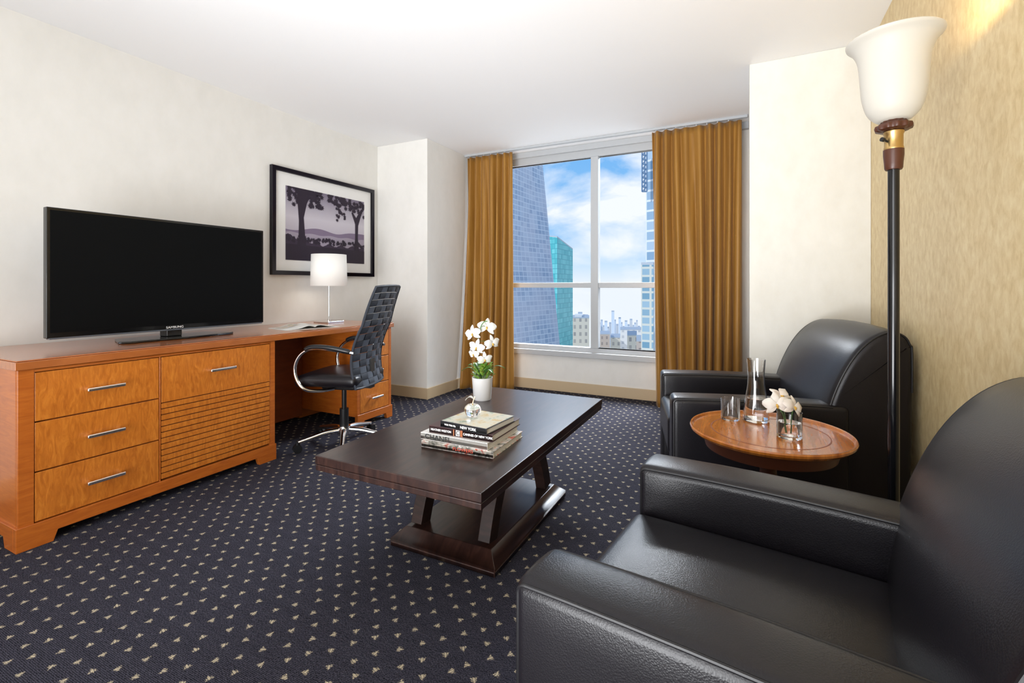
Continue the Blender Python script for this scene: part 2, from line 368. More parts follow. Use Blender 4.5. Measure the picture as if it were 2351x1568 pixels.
d.box((-.021,.532,.105),(-.006,1.142,.73),1)
dd=d.build('door',[M['cherryfront'],M['groove']],cb,bevel=.001,seg=1)
handle(dd,.835,.628)
pd=thing('desk_pedestal','small three-drawer cherry wood pedestal under the far end of the desk','cabinet',(DX,2.715,0))
PW=.385
MB().box((-.70,0,.085),(-.022,PW,.7495)).box((-.022,0,.085),(0,.03,.7495)).box((-.022,PW-.03,.085),(0,PW,.7495)).box((-.022,.03,.735),(0,PW-.03,.7495)).box((-.70,0,0),(-.64,PW,.085)).build('body',M['cherry'],pd,bevel=.002)
MB().prism([(-.004,0),(.06,0),(.07,.045),(.315,.045),(.325,0),(PW+.006,0),(PW+.006,.10),(-.004,.10)],'x',-.02,.008).build('plinth_rail',M['cherry'],pd,bevel=.002)
for i in range(3):
    d=MB().box((-.021,.033,zs[i]+.003),(.0,PW-.033,zs[i+1]-.003)).build('drawer',M['cherryfront'],pd,bevel=.0015)
    handle(d,PW/2,(zs[i]+zs[i+1])/2,L=.125)
dt=thing('desk_worktop','long glossy cherry wood desktop spanning both drawer cabinets along the wall','desk',(DX,.83,.75))
MB().box((-.715,-.012,0),(.014,2.29,.034)).box((-.715,-.006,.034),(.008,2.284,.040)).build('tabletop',M['cherrytop'],dt,bevel=.003)
# ------------------------------------------------------------------ tv
tv=thing('television','large black flat screen television on the desk','television',(-3.02,1.605,.79))
hw=.57
MB().box((-.035,-hw,.052),(.0,hw,.69)).box((-.07,-.35,.12),(-.035,.35,.5)).build('casing',M['gloss'],tv,bevel=.004)
MB().box((-.001,-hw+.014,.078),(.0015,hw-.014,.676)).build('screen',M['screen'],tv)
MB().box((-.034,-hw+.01,.046),(.001,hw-.01,.054)).build('bottom_bezel',pm('bezel_grey',(.10,.11,.13),.25),tv,bevel=.002)
MB().prism([(-.05,-.055),(.0,-.04),(.0,.04),(-.05,.055)],'z',.012,.06).build('stand_neck',M['gloss'],tv,bevel=.004)
MB().prism([(-.13,-.24),(.07,-.31),(.10,-.27),(.115,0),(.10,.27),(.07,.31),(-.13,.24)],'z',0,.012).build('stand_foot',M['gloss'],tv,bevel=.004)
text('brand_lettering','SAMSUNG',.018,(.0025,0,.064),(90,0,90),M['txtw'],tv,1.15)
# ------------------------------------------------------------------ picture
PY0,PY1,PZ0,PZ1=2.50,3.645,1.185,2.06
pc=thing('framed_picture','black framed monochrome print of trees over a misty valley, on the wall','picture',(XL,(PY0+PY1)/2,PZ0))
W2=(PY1-PY0)/2;HH=PZ1-PZ0;fw=.035
fr=MB()
def mitre(p,q,ip,iq):
    vs=[]
    for x in (.001,.035): vs+=[(x,*p),(x,*q),(x,*iq),(x,*ip)]
    fr.add(vs,[(0,1,2,3),(7,6,5,4),(0,4,5,1),(1,5,6,2),(2,6,7,3),(3,7,4,0)])
o=[(-W2,0),(W2,0),(W2,HH),(-W2,HH)];i_=[(-W2+fw,fw),(W2-fw,fw),(W2-fw,HH-fw),(-W2+fw,HH-fw)]
for k in range(4): mitre(o[k],o[(k+1)%4],i_[k],i_[(k+1)%4])
fr.build('frame',M['frame'],pc,bevel=.002)
MB().box((.006,-W2+fw,fw),(.014,W2-fw,HH-fw)).build('mat_board',M['mat'],pc)
m,nt,bs=newmat('print_sky');N=nt.nodes;L=nt.links
tc=N.new('ShaderNodeTexCoord');sp=N.new('ShaderNodeSeparateXYZ');rp=N.new('ShaderNodeValToRGB');L.new(tc.outputs['Generated'],sp.inputs[0]);L.new(sp.outputs[2],rp.inputs[0]);L.new(rp.outputs[0],bs.inputs['Base Color'])
e=rp.color_ramp.elements;e[0].position=.3;e[0].color=(.42,.38,.46,1);e[1].position=1;e[1].color=(.17,.14,.21,1);q=e.new(.6);q.color=(.56,.53,.60,1)
pw0,pw1,pz0,pz1=-W2+.135,W2-.125,.125,.735
PWd=pw1-pw0;PHt=pz1-pz0
def pq(p,q_,l): return (.0145+.0004*l,pw0+PWd*p,pz0+PHt*q_)
pr=MB();pr.add([pq(0,0,0),pq(1,0,0),pq(1,1,0),pq(0,1,0)],[(0,1,2,3)],0)
def poly(pts,l,mi): pr.add([pq(min(1,max(0,a)),min(1,max(0,b_)),l) for a,b_ in pts],[tuple(range(len(pts)))],mi)
top=[(i/30,.44+.03*math.sin(i*.35+4)+.035*math.exp(-((i/30-.75)/.12)**2)) for i in range(31)]
poly([(0,0)]+[(1,0)]+top[::-1],1,2)
top=[(i/30,.38+.008*math.sin(i*.9)) for i in range(31)]
poly([(0,0),(1,0)]+top[::-1],2,3)
top=[(i/80,.24+.10*max(0,1-i/30)+.012*random.random()+.02*math.sin(i*.5)) for i in range(81)]
poly([(0,0),(1,0)]+top[::-1],3,4)
poly([(.10,.1),(.24,.1),(.215,.35),(.20,.6),(.235,.8),(.30,1),(.12,1),(.13,.8),(.145,.55),(.14,.3)],4,1)
poly([(.84,.15),(.93,.15),(.905,.4),(.91,.6),(.96,.8),(.99,.86),(.95,.87),(.88,.72),(.83,.80),(.81,.79),(.865,.62),(.865,.4)],4,1)
rr=random.Random(3)
def leaf(cx,cy,sz,l):
    a0=rr.random()*6;k=7;pts=[]
    for i in range(k*2):
        a=a0+PI*i/k;r_=sz*(1 if i%2==0 else .55)*(.8+.4*rr.random());pts.append((cx+r_*math.cos(a),cy+r_*1.4*math.sin(a)))
    poly(pts,l,1)
for i in range(60): leaf(.02+.40*rr.random()**1.2,1-.25*rr.random()**1.5,.028,5+i*.02)
for i in range(70):
    x=.5+.5*rr.random();leaf(x,1-(.08+.32*(x-.45))*rr.random(),.028,5+i*.02)
for i in range(18): leaf(.60+.12*rr.random(),.95-.32*rr.random(),.022,5+i*.02)
for i in range(25): leaf(.28+.12*rr.random(),.98-.22*rr.random(),.022,5+i*.02)
for i in range(90): leaf(rr.random(),.26+.07*rr.random(),.022,5+i*.02)
poly([(0,.0),(1,0),(1,.2),(0,.22)],6,1)
pr.build('print',[m,M['sil'],M['hill'],M['mist'],M['sil2']],pc,weld=False)
# ------------------------------------------------------------------ desk lamp, open book
dl=thing('desk_lamp','small table lamp with white drum shade and slim chrome stem on the desk','lamp',(-3.135,2.855,.79))
MB().box((-.085,-.085,0),(.085,.085,.014)).build('base',M['chrome'],dl,bevel=.003)
MB().tube([(0,0,.014),(0,0,.50)],.006,12).tube([(0,.0,.014),(0,0,.03)],.012,12).build('stem',M['chrome'],dl)
MB().lathe([(.145,.305),(.138,.567)],n=48).build('lamp_shade',M['dshade'],dl,sol=.002)
MB().ell((0,0,.44),.03).build('bulb',pm('bulb',(1,1,1),.3,emit=(1,.95,.85),es=3),dl)
bk=thing('open_book','open magazine with colour photographs lying on the desk beside the lamp','book',(-2.90,2.42,.79),-12)
def page(s):
    def fn(a,b_):
        return (-.14+.28*b_,s*a*.20,.003+.016*math.exp(-((a-.22)/.25)**2)*(1 if a>0.02 else .35)+.006*(1-a))
    mb=MB().grid(fn,14,4)
    mb.box((-.14,min(0,s*.2),0),(.14,max(0,s*.2),.003)); return mb
pic=mottle('magazine_photo',[(.10,.18,.12),(.55,.45,.35),(.25,.4,.55)],30,rough=.3)
for s in (-1,1):
    p=page(s).build('page',M['paper'],bk)
    def fn2(a,b_,s=s):
        aa=.12+a*.8; return (-.12+.13*b_ + (.09 if s>0 else 0),s*aa*.20,.004+.016*math.exp(-((aa-.22)/.25)**2)+.006*(1-aa))
    MB().grid(fn2,12,2).build('printed_photo',pic,p)
# ------------------------------------------------------------------ office chair
oc=thing('office_chair','office chair with woven black strap back and chrome arms, pulled up to desk','chair',(-2.50,2.41,0),17.5)
bm_=MB();nc,nr=6,15
def back(s,t,off=0):
    z=.43+.66*t
    x=.19-.035*math.sin(PI*min(1,t*1.6))+.135*t*t+ .035*(1-s*s)*1.0
    wid=.205+.02*math.sin(PI*t)-.012*t
    return Vector((x+off,s*wid,z+.008*(1-s*s)*t))
for i in range(nc):
    for j in range(nr):
        s0,s1=-1+2*i/nc,-1+2*(i+1)/nc;t0,t1=j/nr,(j+1)/nr;k=(i+j)%2
        for sgn in (1,-1):
            def fn(a,b_):
                ov=.05
                bul=(math.sin(PI*(b_ if (k==0)==(sgn==1) else a)))*.0032+.0015
                return back(s0+(s1-s0)*(a*(1-ov)+ov/2),t0+(t1-t0)*(b_*(1-ov)+ov/2),sgn*bul)
            bm_.grid(fn,4,4,k)
bm_.build('woven_back',[M['strapA'],M['strapB']],oc,sharp=60,weld=False)
loop=[back(-1,t/16) for t in range(17)]+[back(-1+s/4,1) for s in range(1,8)]+[back(1,1-t/16) for t in range(17)]+[back(1-s/4,0) for s in range(1,8)]
MB().tube(loop,.0085,8,closed=True).build('back_frame',M['strapA'],oc)
def seatfn(q):
    if q[0]<-.1: q[2]-= .35*(q[0]+.1)**2*2
    return q
MB().rbox((-.02,0,.475),(.220,.225,.04),.036,dome=.012,n=10,fn=seatfn).build('seat',M['leather'],oc)
MB().rbox((0,0,.415),(.12,.09,.022),.015,n=3).box((.10,-.03,.40),(.205,.03,.42)).box((.195,-.03,.40),(.21,.03,.60)).build('seat_mechanism',M['blk'],oc)
for s in (-1,1):
    a=cat([(.19,s*.232,.665),(.05,s*.262,.69),(-.07,s*.265,.695),(-.15,s*.265,.66),(-.195,s*.263,.585),(-.19,s*.26,.50),(-.14,s*.25,.43),(-.08,s*.18,.405),(-.02,s*.10,.405)],8)
    ar=MB().tube(a,.011,12).build('armrest',M['chrome'],oc)
    MB().tube(cat([(.17,s*.24,.674),(.05,s*.262,.70),(-.07,s*.265,.705),(-.125,s*.265,.686)],6),[.012]+[.016]*17+[.012],12).build('arm_pad',M['blk'],ar)
MB().tube([(0,0,.10),(0,0,.25)],.03,20).tube([(0,0,.25),(0,0,.40)],.016,16).build('gas_column',M['blk'],oc)
MB().lathe([(0,.13),(.042,.13),(.045,.11),(.045,.075),(.03,.065),(0,.065)],n=24).build('hub',M['chrome'],oc)
for k in range(5):
    a=math.radians(-119-17.5+72*k);c,s=math.cos(a),math.sin(a)
    MB().tube(cat([(.02*c,.02*s,.105),(.12*c,.12*s,.10),(.22*c,.22*s,.08),(.295*c,.295*s,.066)],5),[.021-.0006*i for i in range(16)],10).build('base_leg',M['chrome'],oc)
    cs=MB()
    for w_ in (-1,1):
        px,py=.30*c-w_*.014*s,.30*s+w_*.014*c
        vs=[];n=20
        for h_ in (-.008,.008):
            for j in range(n):
                t=2*PI*j/n; vs.append((px-h_*s+.027*math.cos(t)*c,py+h_*c+.027*math.cos(t)*s,.0275+.027*math.sin(t)))
        cs.add(vs,[tuple(range(n)),tuple(range(2*n-1,n-1,-1))]+[(j,(j+1)%n,(j+1)%n+n,j+n) for j in range(n)])
    cs.tube([(.30*c,.30*s,.03),(.30*c,.30*s,.075)],.009,8)
    cs.build('caster',M['blk'],oc)
# ------------------------------------------------------------------ coffee table
ct=thing('coffee_table','dark espresso wood coffee table with pedestal plinth in the room centre','table',(-1.095,1.935,0))
tw,tl=.362,.675
MB().box((-tw,-tl,.428),(tw,tl,.46)).box((-tw+.006,-tl+.006,.424),(tw-.006,tl-.006,.430)).box((-tw+.002,-tl+.002,.404),(tw-.002,tl-.002,.426)).build('tabletop',M['espresso'],ct,bevel=.006,seg=3)
def frus(x,y,z0,x2,y2,z1):
    return [(-x,-y,z0),(x,-y,z0),(x,y,z0),(-x,y,z0),(-x2,-y2,z1),(x2,-y2,z1),(x2,y2,z1),(-x2,y2,z1)]
FB=[(0,3,2,1),(4,5,6,7),(0,1,5,4),(1,2,6,5),(2,3,7,6),(3,0,4,7)]
p=MB().add(frus(.23,.365,0,.25,.385,.008),FB).add(frus(.25,.385,.008,.25,.385,.038),FB).add(frus(.25,.385,.038,.205,.335,.078),FB)
p.build('plinth',M['espresso'],ct,bevel=.003)
for sx in (-1,1):
    for sy in (-1,1):
        pts=cat([(a,b_,0) for a,b_ in [(.290,.078),(.262,.16),(.220,.25),(.160,.34),(.100,.404)]],6)
        o1=[];o2=[]
        for i,q in enumerate(pts):
            t=(pts[min(i+1,len(pts)-1)]-pts[max(i-1,0)]).normalized();nn=Vector((-t.y,t.x,0))
            o1.append(q+nn*.034);o2.append(q-nn*.034)
        pol=[(sy*v.x,min(max(v.y,.078),.404)) for v in o1+o2[::-1]]
        xx=sx*.165
        MB().prism(pol,'x',xx-.027,xx+.027).build('leg',M['espressoleg'],ct,bevel=.003)
MB().box((-.19,-.20,.385),(.19,.20,.404)).build('under_frame',M['espressoleg'],ct)
TZ=.46
def book(label,x0,x1,y0,y1,z,th,rz,cover,top=None,spine=None):
    cx,cy=(x0+x1)/2,(y0+y1)/2;w_,d_=(x1-x0)/2,(y1-y0)/2
    t=thing('book',label,'book',(cx,cy,z),rz,'books stacked on the coffee table')
    MB().box((-w_,-d_,0),(w_,d_,.0025)).box((-w_,-d_,th-.0025),(w_,d_,th)).box((-w_,-d_,.0025),(w_,-d_+.003,th-.0025)).build('cover',cover,t,bevel=.0006,seg=1)
    MB().box((-w_+.004,-d_+.003,.0025),(w_-.004,d_-.004,th-.0025)).build('pages',M['paper'],t)
    if top: MB().box((-w_+.004,-d_+.004,th),(w_-.004,d_-.004,th+.0004)).build('cover_picture',top,t)
    for (s,sz,x,mt_,xs) in (spine or []):
        text('title_lettering',s,sz,(x,-d_-.0006,th/2),(90,0,0),mt_,t,xs)
    return t,w_,d_
book('large floral book in red and white at the bottom of the book stack',-1.165,-.845,1.525,1.80,TZ,.024,2,M['floral'],spine=[('FLOWERS',.017,.03,M['txtr'],1.2)])
z=TZ+.024
book('white book with bold black spine lettering, second from bottom of the stack',-1.175,-.868,1.535,1.80,z,.027,0,M['whitebook'],spine=[('CHANEL',.027,-.070,M['txtk'],1.2)])
z+=.027
tb,w_,d_=book('dark wine book about dogs, second from top of the book stack',-1.145,-.858,1.55,1.80,z,.028,1,M['winebook'],spine=[('HEATHER WESTON',.0115,-.087,M['txtw'],.95),('CANINES OF NEW YORK',.0125,.080,M['txtw'],.92)])
MB().box((-.018,-d_-.0006,.003),(-.000,-d_,.025)).build('emblem_patch',pm('grey_patch',(.45,.42,.4),.5),tb)
text('emblem_lettering','C',.022,(-.009,-d_-.0010,.014),(90,0,0),M['txtk'],tb)
so_=pm('orange_stripe',(.6,.15,.05),.5)
for sx_ in (-.027,.005,.0105): MB().box((sx_-.002,-d_-.0005,.002),(sx_+.001,-d_,.026)).build('spine_stripe',so_,tb)
z+=.028
book('thin black book with pale illustrated cover on top of the stack',-1.085,-.865,1.545,1.755,z,.024,-4,M['darkbook'],M['mapcover'],spine=[('Walk With Me',.010,-.062,M['txtw'],.9),('NEW YORK',.015,.025,M['txtw'],.95)])
z+=.0244
ga=thing('glass_apple','clear glass apple with a gold stem and white leaf on top of the books','ornament',(-1.005,1.655,z))
MB().lathe([(0,.003),(.010,0),(.020,.002),(.031,.014),(.035,.028),(.031,.042),(.020,.051),(.008,.050),(0,.045)],n=28).build('fruit',M['glass'],ga)
MB().tube(cat([(0,0,.044),(.002,0,.062),(.009,.002,.082)],5),.0026,8).build('stem',M['gold_stem'],ga)
def leafmb(mb,root,tip,wid,bend=.02,m=0,nrm=Vector((0,0,1))):
    r_,t_=Vector(root),Vector(tip);ax=t_-r_;sd=ax.cross(nrm).normalized() if ax.cross(nrm).length>1e-6 else Vector((1,0,0))
    def fn(a,b_):
        w2=wid*math.sin(PI*min(1,a*.93+.04))**.8*(b_-.5)*2
        return r_+ax*a+sd*w2+nrm*(bend*math.sin(PI*a)+abs(b_-.5)*wid*.5)
    mb.grid(fn,10,4,m)
lm=MB();leafmb(lm,(.006,0,.070),(-.030,-.008,.064),.014,.012);lm.build('leaf',M['petal'],ga)
# orchid
op=thing('potted_orchid','white orchid plant in a white ceramic pot on the coffee table','plant',(-1.333,2.30,TZ))
MB().lathe([(0,0),(.046,0),(.050,.006),(.058,.125),(.054,.125),(.048,.10),(0,.10)],n=36).build('pot',M['ceramic'],op)
MB().ell((0,0,.10),(.047,.047,.016)).build('moss',M['soil'],op)
fm=MB();rl=random.Random(5)
for i in range(90):
    a=rl.random()*2*PI;r_=.045*rl.random()**.6;h_=.13+.065*rl.random();L_=.028
    base=(r_*math.cos(a)*.5,r_*math.sin(a)*.5,.105);tip=Vector((r_*math.cos(a)*1.25,r_*math.sin(a)*1.25,h_))
    leafmb(fm,tip-Vector((math.cos(a)*.01,math.sin(a)*.01,.012)),tip+Vector((math.cos(a)*L_*.7,math.sin(a)*L_*.7,.012)),.009,.004)
    if i%4==0: fm.tube([base,tip],.0012,5)
fm.build('foliage',M['leaf'],op)
for a,L_,h_ in ((200,.12,.03),(20,.13,.05),(-30,.12,.035),(150,.10,.06),(240,.09,.07)):
    q=MB();ar_=math.radians(a);leafmb(q,(0.01*math.cos(ar_),.01*math.sin(ar_),.125),(L_*math.cos(ar_),L_*math.sin(ar_),.125+h_),.013,.035);q.build('leaf',M['leafdark'],op)
RV=Vector((CY,SY,0));FV=Vector((-SY,CY,0))
def loc(r_,f_,z): v=RV*r_+FV*f_;return Vector((v.x,v.y,z))
st_=cat([loc(0,0,.10),loc(-.018,0,.2),loc(-.028,0,.30),loc(-.01,-.01,.40),loc(.01,-.02,.435),loc(.03,-.02,.44)],8)
MB().tube(st_,.0028,8).build('stem',M['leafdark'],op)
def flower(c,nrm,size,mats,parent,name='flower',cup=1,roll=0):
    c=Vector(c);nrm=Vector(nrm).normalized();up=Vector((0,0,1));x=up.cross(nrm);x=x.normalized() if x.length>.01 else Vector((1,0,0));y=nrm.cross(x)
    mb=MB()
    for li,(ang,L_,W_) in enumerate(((90,1.0,.24),(215,.98,.24),(325,.98,.24),(12,1.0,.44),(168,1.0,.44))):
        a=math.radians(ang+roll);dx=x*math.cos(a)+y*math.sin(a);sd=nrm.cross(dx);lift=.10*size*(li>2)
        def fn(t,b_):
            k_=math.sin(PI*min(1,t*.86+.10))**.7*(.45+.55*min(1,t*2.2)) if li>2 else math.sin(PI*min(1,t*.88+.08))**.8
            w2=W_*size*k_*(b_-.5)*2
            return c+dx*(t*L_*size)+sd*w2+nrm*(lift+cup*size*(.10*math.sin(PI*t)-.12*t*t-.30*W_*((b_-.5)*2)**2*t))
        mb.grid(fn,8,6,0)
    dn=-(y*math.cos(math.radians(roll))-x*math.sin(math.radians(roll)))
    mb.tube([c+nrm*size*.08,c+nrm*size*.22+dn*size*.14,c+nrm*size*.16+dn*size*.32],[size*.07,size*.10,size*.03],8,1)
    return mb.build(name,mats,parent,weld=False)
for (u,v,f_,nx,nz,sz,ro) in ((1082,766,-.005,-.45,.15,.050,12),(1114,752,.015,.1,.35,.056,-8),(1127,788,-.012,.6,-.1,.048,10),(1092,796,-.03,-.3,-.15,.048,-14),(1110,824,-.02,.25,-.3,.044,6),(1084,814,.01,-.7,-.2,.038,0)):
    r_=(u-1104)*2.64/F;zz=(918-v)*2.64/F
    q=loc(r_,f_,zz);j=min(st_,key=lambda s_:(s_-q).length)
    MB().tube([j,(j+q)/2+Vector((0,0,.006)),q],.0013,5).build('flower_stalk',M['leafdark'],op)
    flower(q,-FV+RV*nx+Vector((0,0,nz)),sz,[M['petal'],M['yellow']],op,roll=ro)
# ------------------------------------------------------------------ armchairs
def armchair(label,loc_,rz):
    t=thing('armchair',label,'armchair',loc_,rz,'black leather armchairs')
    MB().rbox((.43,0,.18),(.40,.30,.125),.02,n=4).build('base_frame',M['leather'],t)
    MB().rbox((.295,0,.365),(.302,.242,.095),.030,dome=.020,n=14).build('seat_cushion',M['leather'],t)
    MB().tube([(.003,-.230,.30),(.004,-.232,.428),(.008,-.218,.451),(.008,.218,.451),(.004,.232,.428),(.003,.230,.30)],.0034,8).build('seat_piping',M['piping'],t)
    for s in (-1,1):
        def af(q):
            yy=(abs(q[1])-.318)/.071
            if q[2]>.40: q[2]+=(.005*(1-yy*yy)+.006*math.sin(PI*max(0,min(1,q[0]/.66))))*(q[2]-.40)/.18
            if q[0]<.06: q[0]-=.003*(1-yy*yy)
            return q
        R=.022
        A=MB().rbox((.33,s*.318,.32),(.33,.071,.262),R,n=10,fn=af).build('arm',M['leather'],t)
        k=R*(1-.707)
        for yy in (.318-.071+k,.318+.071-k):
            pts=[(k,s*yy,.07),(k,s*yy,.30),(k,s*yy,.582-R)]+[(R-(R-k)*math.cos(a),s*yy,.582-R+(R-k)*math.sin(a)) for a in [PI/2*i/6 for i in range(1,7)]]
            pts+=[(x,s*yy,.5822-k+.0068*math.sin(PI*x/.66)) for x in (.10,.2,.3,.4,.5,.6)]
            MB().tube(pts,.0038,8).build('arm_piping',M['piping'],A)
    prof=[(.555,.28),(.562,.42),(.583,.56),(.618,.68),(.668,.79),(.727,.868),(.79,.908),(.840,.902),(.872,.86),(.882,.76),(.874,.10)]
    pc_=[(v.x,v.y) for v in cat([(a,b_,0) for a,b_ in prof],5)]
    bk_=MB()
    ys=[-.374,-.371,-.361,-.343,-.25,-.12,0,.12,.25,.343,.361,.371,.374]
    ins=[.030,.016,.005,0,-.006,-.012,-.014,-.012,-.006,0,.005,.016,.030]
    def inset(k,dv):
        p=pc_[k];a=pc_[max(k-1,0)];b_=pc_[min(k+1,len(pc_)-1)];tx,ty=b_[0]-a[0],b_[1]-a[1];l=math.hypot(tx,ty)
        return (p[0]+ty/l*dv,p[1]-tx/l*dv)
    n=len(pc_);vs=[]
    for y,dv in zip(ys,ins):
        for k in range(n):
            q=inset(k,dv);vs.append((q[0],y,q[1]))
    fs=[(i*n+k,(i+1)*n+k,(i+1)*n+(k+1)%n,i*n+(k+1)%n) for i in range(len(ys)-1) for k in range(n)]
    fs+=[tuple(range(n)),tuple(range((len(ys)-1)*n,len(ys)*n))]
    bk_.add(vs,fs);B=bk_.build('backrest',M['leather'],t,sharp=60)
    for s in (-1,1):
        MB().tube([(inset(k,.008)[0],s*.366,inset(k,.008)[1]) for k in range(6,n-4)],.0042,8).build('back_piping',M['piping'],B)
    for x,y in ((.06,-.32),(.06,.32),(.80,-.32),(.80,.32)):
        MB().box((x-.025,y-.025,0),(x+.025,y+.025,.07)).build('leg',M['blk'],t,bevel=.003)
    return t
ac=armchair('black leather armchair nearest the camera, in the lower right foreground',(-.315,1.13,0),-8)
a2=dup(ac,(-.395,2.64,0),13,'farther black leather armchair, beside the column behind the round side table')
a2.scale=(1.085,1,1)
# ------------------------------------------------------------------ side table
sd=thing('side_table','round cherry wood side table between the two armchairs','table',(.068,1.985,0))
z0=.56
MB().lathe([(0,z0-.018),(.235,z0-.018),(.258,z0-.014),(.269,z0-.004),(.271,z0+.004),(.268,z0+.009),(.263,z0+.008),(.258,z0),(.0,z0)],n=72).build('tabletop',M['tablewood'],sd,sharp=30)
MB().lathe([(.192,z0-.001),(.192,z0+.0006),(.196,z0+.0006),(.196,z0-.001)],n=72).build('inlay_ring',M['cherrydark'],sd)
MB().lathe([(.215,z0-.065),(.228,z0-.018),(.20,z0-.018),(.20,z0-.065),(.215,z0-.065)],n=60).build('apron',M['brown'],sd)
MB().lathe([(0,.05),(.05,.05),(.06,.08),(.03,.12),(.022,.25),(.035,.34),(.028,.42),(.05,.50),(.08,z0-.018),(0,z0-.018)],n=30).build('pedestal',M['brown'],sd)
for k in range(3):
    a=math.radians(75+120*k);c,s=math.cos(a),math.sin(a)
    MB().tube(cat([(.03*c,.03*s,.10),(.10*c,.10*s,.085),(.16*c,.16*s,.035),(.20*c,.20*s,.016)],5),[.024-.0005*i for i in range(16)],10).build('foot',M['brown'],sd)
z0=.5601
ca=thing('water_carafe','tall flared clear glass carafe of water on the round side table','carafe',(.030,2.125,z0))
def sc_(p,k): return [(r*k,z) for r,z in p]
MB().lathe(sc_([(0,0),(.050,0),(.053,.004),(.052,.03),(.044,.09),(.035,.145),(.033,.18),(.038,.245),(.0365,.245),(.0312,.18),(.0332,.145),(.042,.09),(.0495,.03),(.049,.010),(0,.009)],.9),n=40).build('glass_body',M['glass'],ca)
MB().lathe(sc_([(0,.0095),(.0482,.0105),(.0487,.03),(.0412,.09),(0,.09)],.9),n=36).build('water',M['water'],ca)
tu=MB().lathe([(0,0),(.033,0),(.035,.003),(.036,.085),(.0345,.085),(.0335,.009),(0,.008)],n=36).build('drinking_glass',M['glass'],loc=(-.062,2.10,z0));tag(tu,'empty short clear drinking glass beside the carafe','glass')
va=thing('flower_vase','small glass vase of creamy white orchid blooms on the side table','vase',(.133,1.945,z0))
MB().lathe(sc_([(0,0),(.044,0),(.046,.003),(.046,.090),(.0442,.090),(.0442,.012),(0,.011)],.88),n=36).build('glass_cup',M['glass'],va)
MB().lathe(sc_([(0,.0115),(.0436,.0115),(.0436,.055),(0,.055)],.88),n=32).build('water',M['water'],va)
for (r_,f_,z_,sz,nx,nz,ro) in ((-.045,0,.116,.046,-.35,.2,10),(.004,-.018,.112,.042,.3,.3,-20),(-.020,.02,.140,.042,.0,.7,35)):
    MB().tube(cat([loc(r_*.2,f_*.3,.02),loc(r_*.5,f_*.6,.08),loc(r_,f_,z_-.004)],5),.0018,6).build('stem',M['leafdark'],va)
    flower(loc(r_,f_,z_),-FV*.8+RV*nx+Vector((0,0,nz)),sz,[M['pinkpetal'],M['yellow']],va,cup=1.2,roll=ro)
# ------------------------------------------------------------------ floor lamp
fp=thing('floor_lamp','tall black floor lamp with glowing frosted glass bell shade by gold wall','lamp',(.402,1.825,0))
K=.77
MB().lathe([(0,0),(.125,0),(.130,.006),(.128,.016),(.10,.026),(.03,.034),(0,.034)],n=48).build('base',M['blk'],fp)
MB().tube([(0,0,.03),(0,0,1.462)],.0148,24).build('pole',M['gloss'],fp)
MB().lathe(sc_([(0,1.455),(.027,1.455),(.030,1.46),(.031,1.475),(.034,1.50),(.034,1.517),(.0,1.517)],K),n=32).build('lower_collar',M['brown'],fp)
MB().lathe(sc_([(0,1.517),(.032,1.517),(.033,1.522),(.031,1.525),(.031,1.562),(.034,1.566),(.034,1.572),(0,1.572)],K),n=32).build('brass_sleeve',M['brass'],fp)
MB().lathe(sc_([(0,1.574),(.045,1.574),(.058,1.578),(.061,1.585),(.058,1.593),(.045,1.597),(.040,1.604),(0,1.604)],K),n=96,wave=lambda a,z:1+.045*math.cos(12*a)).build('scalloped_collar',M['brown'],fp)
kn=loc(-.036,-.008,1.545)
MB().tube([loc(-.022,-.006,1.540),kn],.0035,8).tube([kn,loc(-.045,-.010,1.546)],.0065,12).build('switch',M['blk'],fp)
pr_=cat([(.044,1.606,0),(.060,1.612,0),(.085,1.636,0),(.101,1.680,0),(.107,1.73,0),(.111,1.775,0),(.118,1.808,0),(.133,1.835,0),(.150,1.850,0)],6)
MB().lathe(sc_([(0.0,1.6065)]+[(v.x,v.y) for v in pr_]+[(.154,1.853),(.156,1.857),(.153,1.859)],K),n=64).build('lamp_shade',M['shade'],fp,sol=.004,sharp=60)
MB().ell((0,0,1.72),(.025,.025,.045)).build('bulb',pm('warm_bulb',(1,1,1),.3,emit=(1,.8,.5),es=6),fp)
# ------------------------------------------------------------------ outside
M['roof']=pm('roof_grey',(.45,.5,.55),.7)
def block(name,label,bot,top,mat,group=None,roofmat=None,cat_='building'):
    c=sum((Vector(p) for p in bot),Vector())/len(bot)
    t=thing(name,label,cat_,c,0,group)
    me=bpy.data.meshes.new('facade');bm=bmesh.new();uv=bm.loops.layers.uv.new('UVMap')
    n=len(bot);vb=[bm.verts.new(Vector(p)-c) for p in bot];vt=[bm.verts.new(Vector(p)-c) for p in top]
    acc=0
    for i in range(n):
        j=(i+1)%n;L_=(Vector(bot[j])-Vector(bot[i])).length
        f=bm.faces.new((vb[i],vb[j],vt[j],vt[i]))
        for lp,(a,z_) in zip(f.loops,((acc,bot[i][2]),(acc+L_,bot[j][2]),(acc+L_,top[j][2]),(acc,top[i][2]))): lp[uv].uv=(a,z_)
        acc+=L_
    bm.faces.new(vb[::-1]);bm.normal_update();bm.to_mesh(me);bm.free();me.materials.append(mat)
    o=bpy.data.objects.new('facade',me);C.objects.link(o);o.parent=t
    r_=MB();vs=[Vector(p)-c for p in top]+[Vector(p)-c+Vector((0,0,.4)) for p in top]
    r_.add(vs,[tuple(range(n)),tuple(range(2*n-1,n-1,-1))]+[(i,(i+1)%n,(i+1)%n+n,i+n) for i in range(n)])
    r_.build('roof',roofmat or M['roof'],t);return t
fA=facade('blue_glass_facade',(.29,.38,.52),(.48,.56,.67),(.66,.72,.80),1.25,.92,.07,.35,noise=(.62,.62,.69))
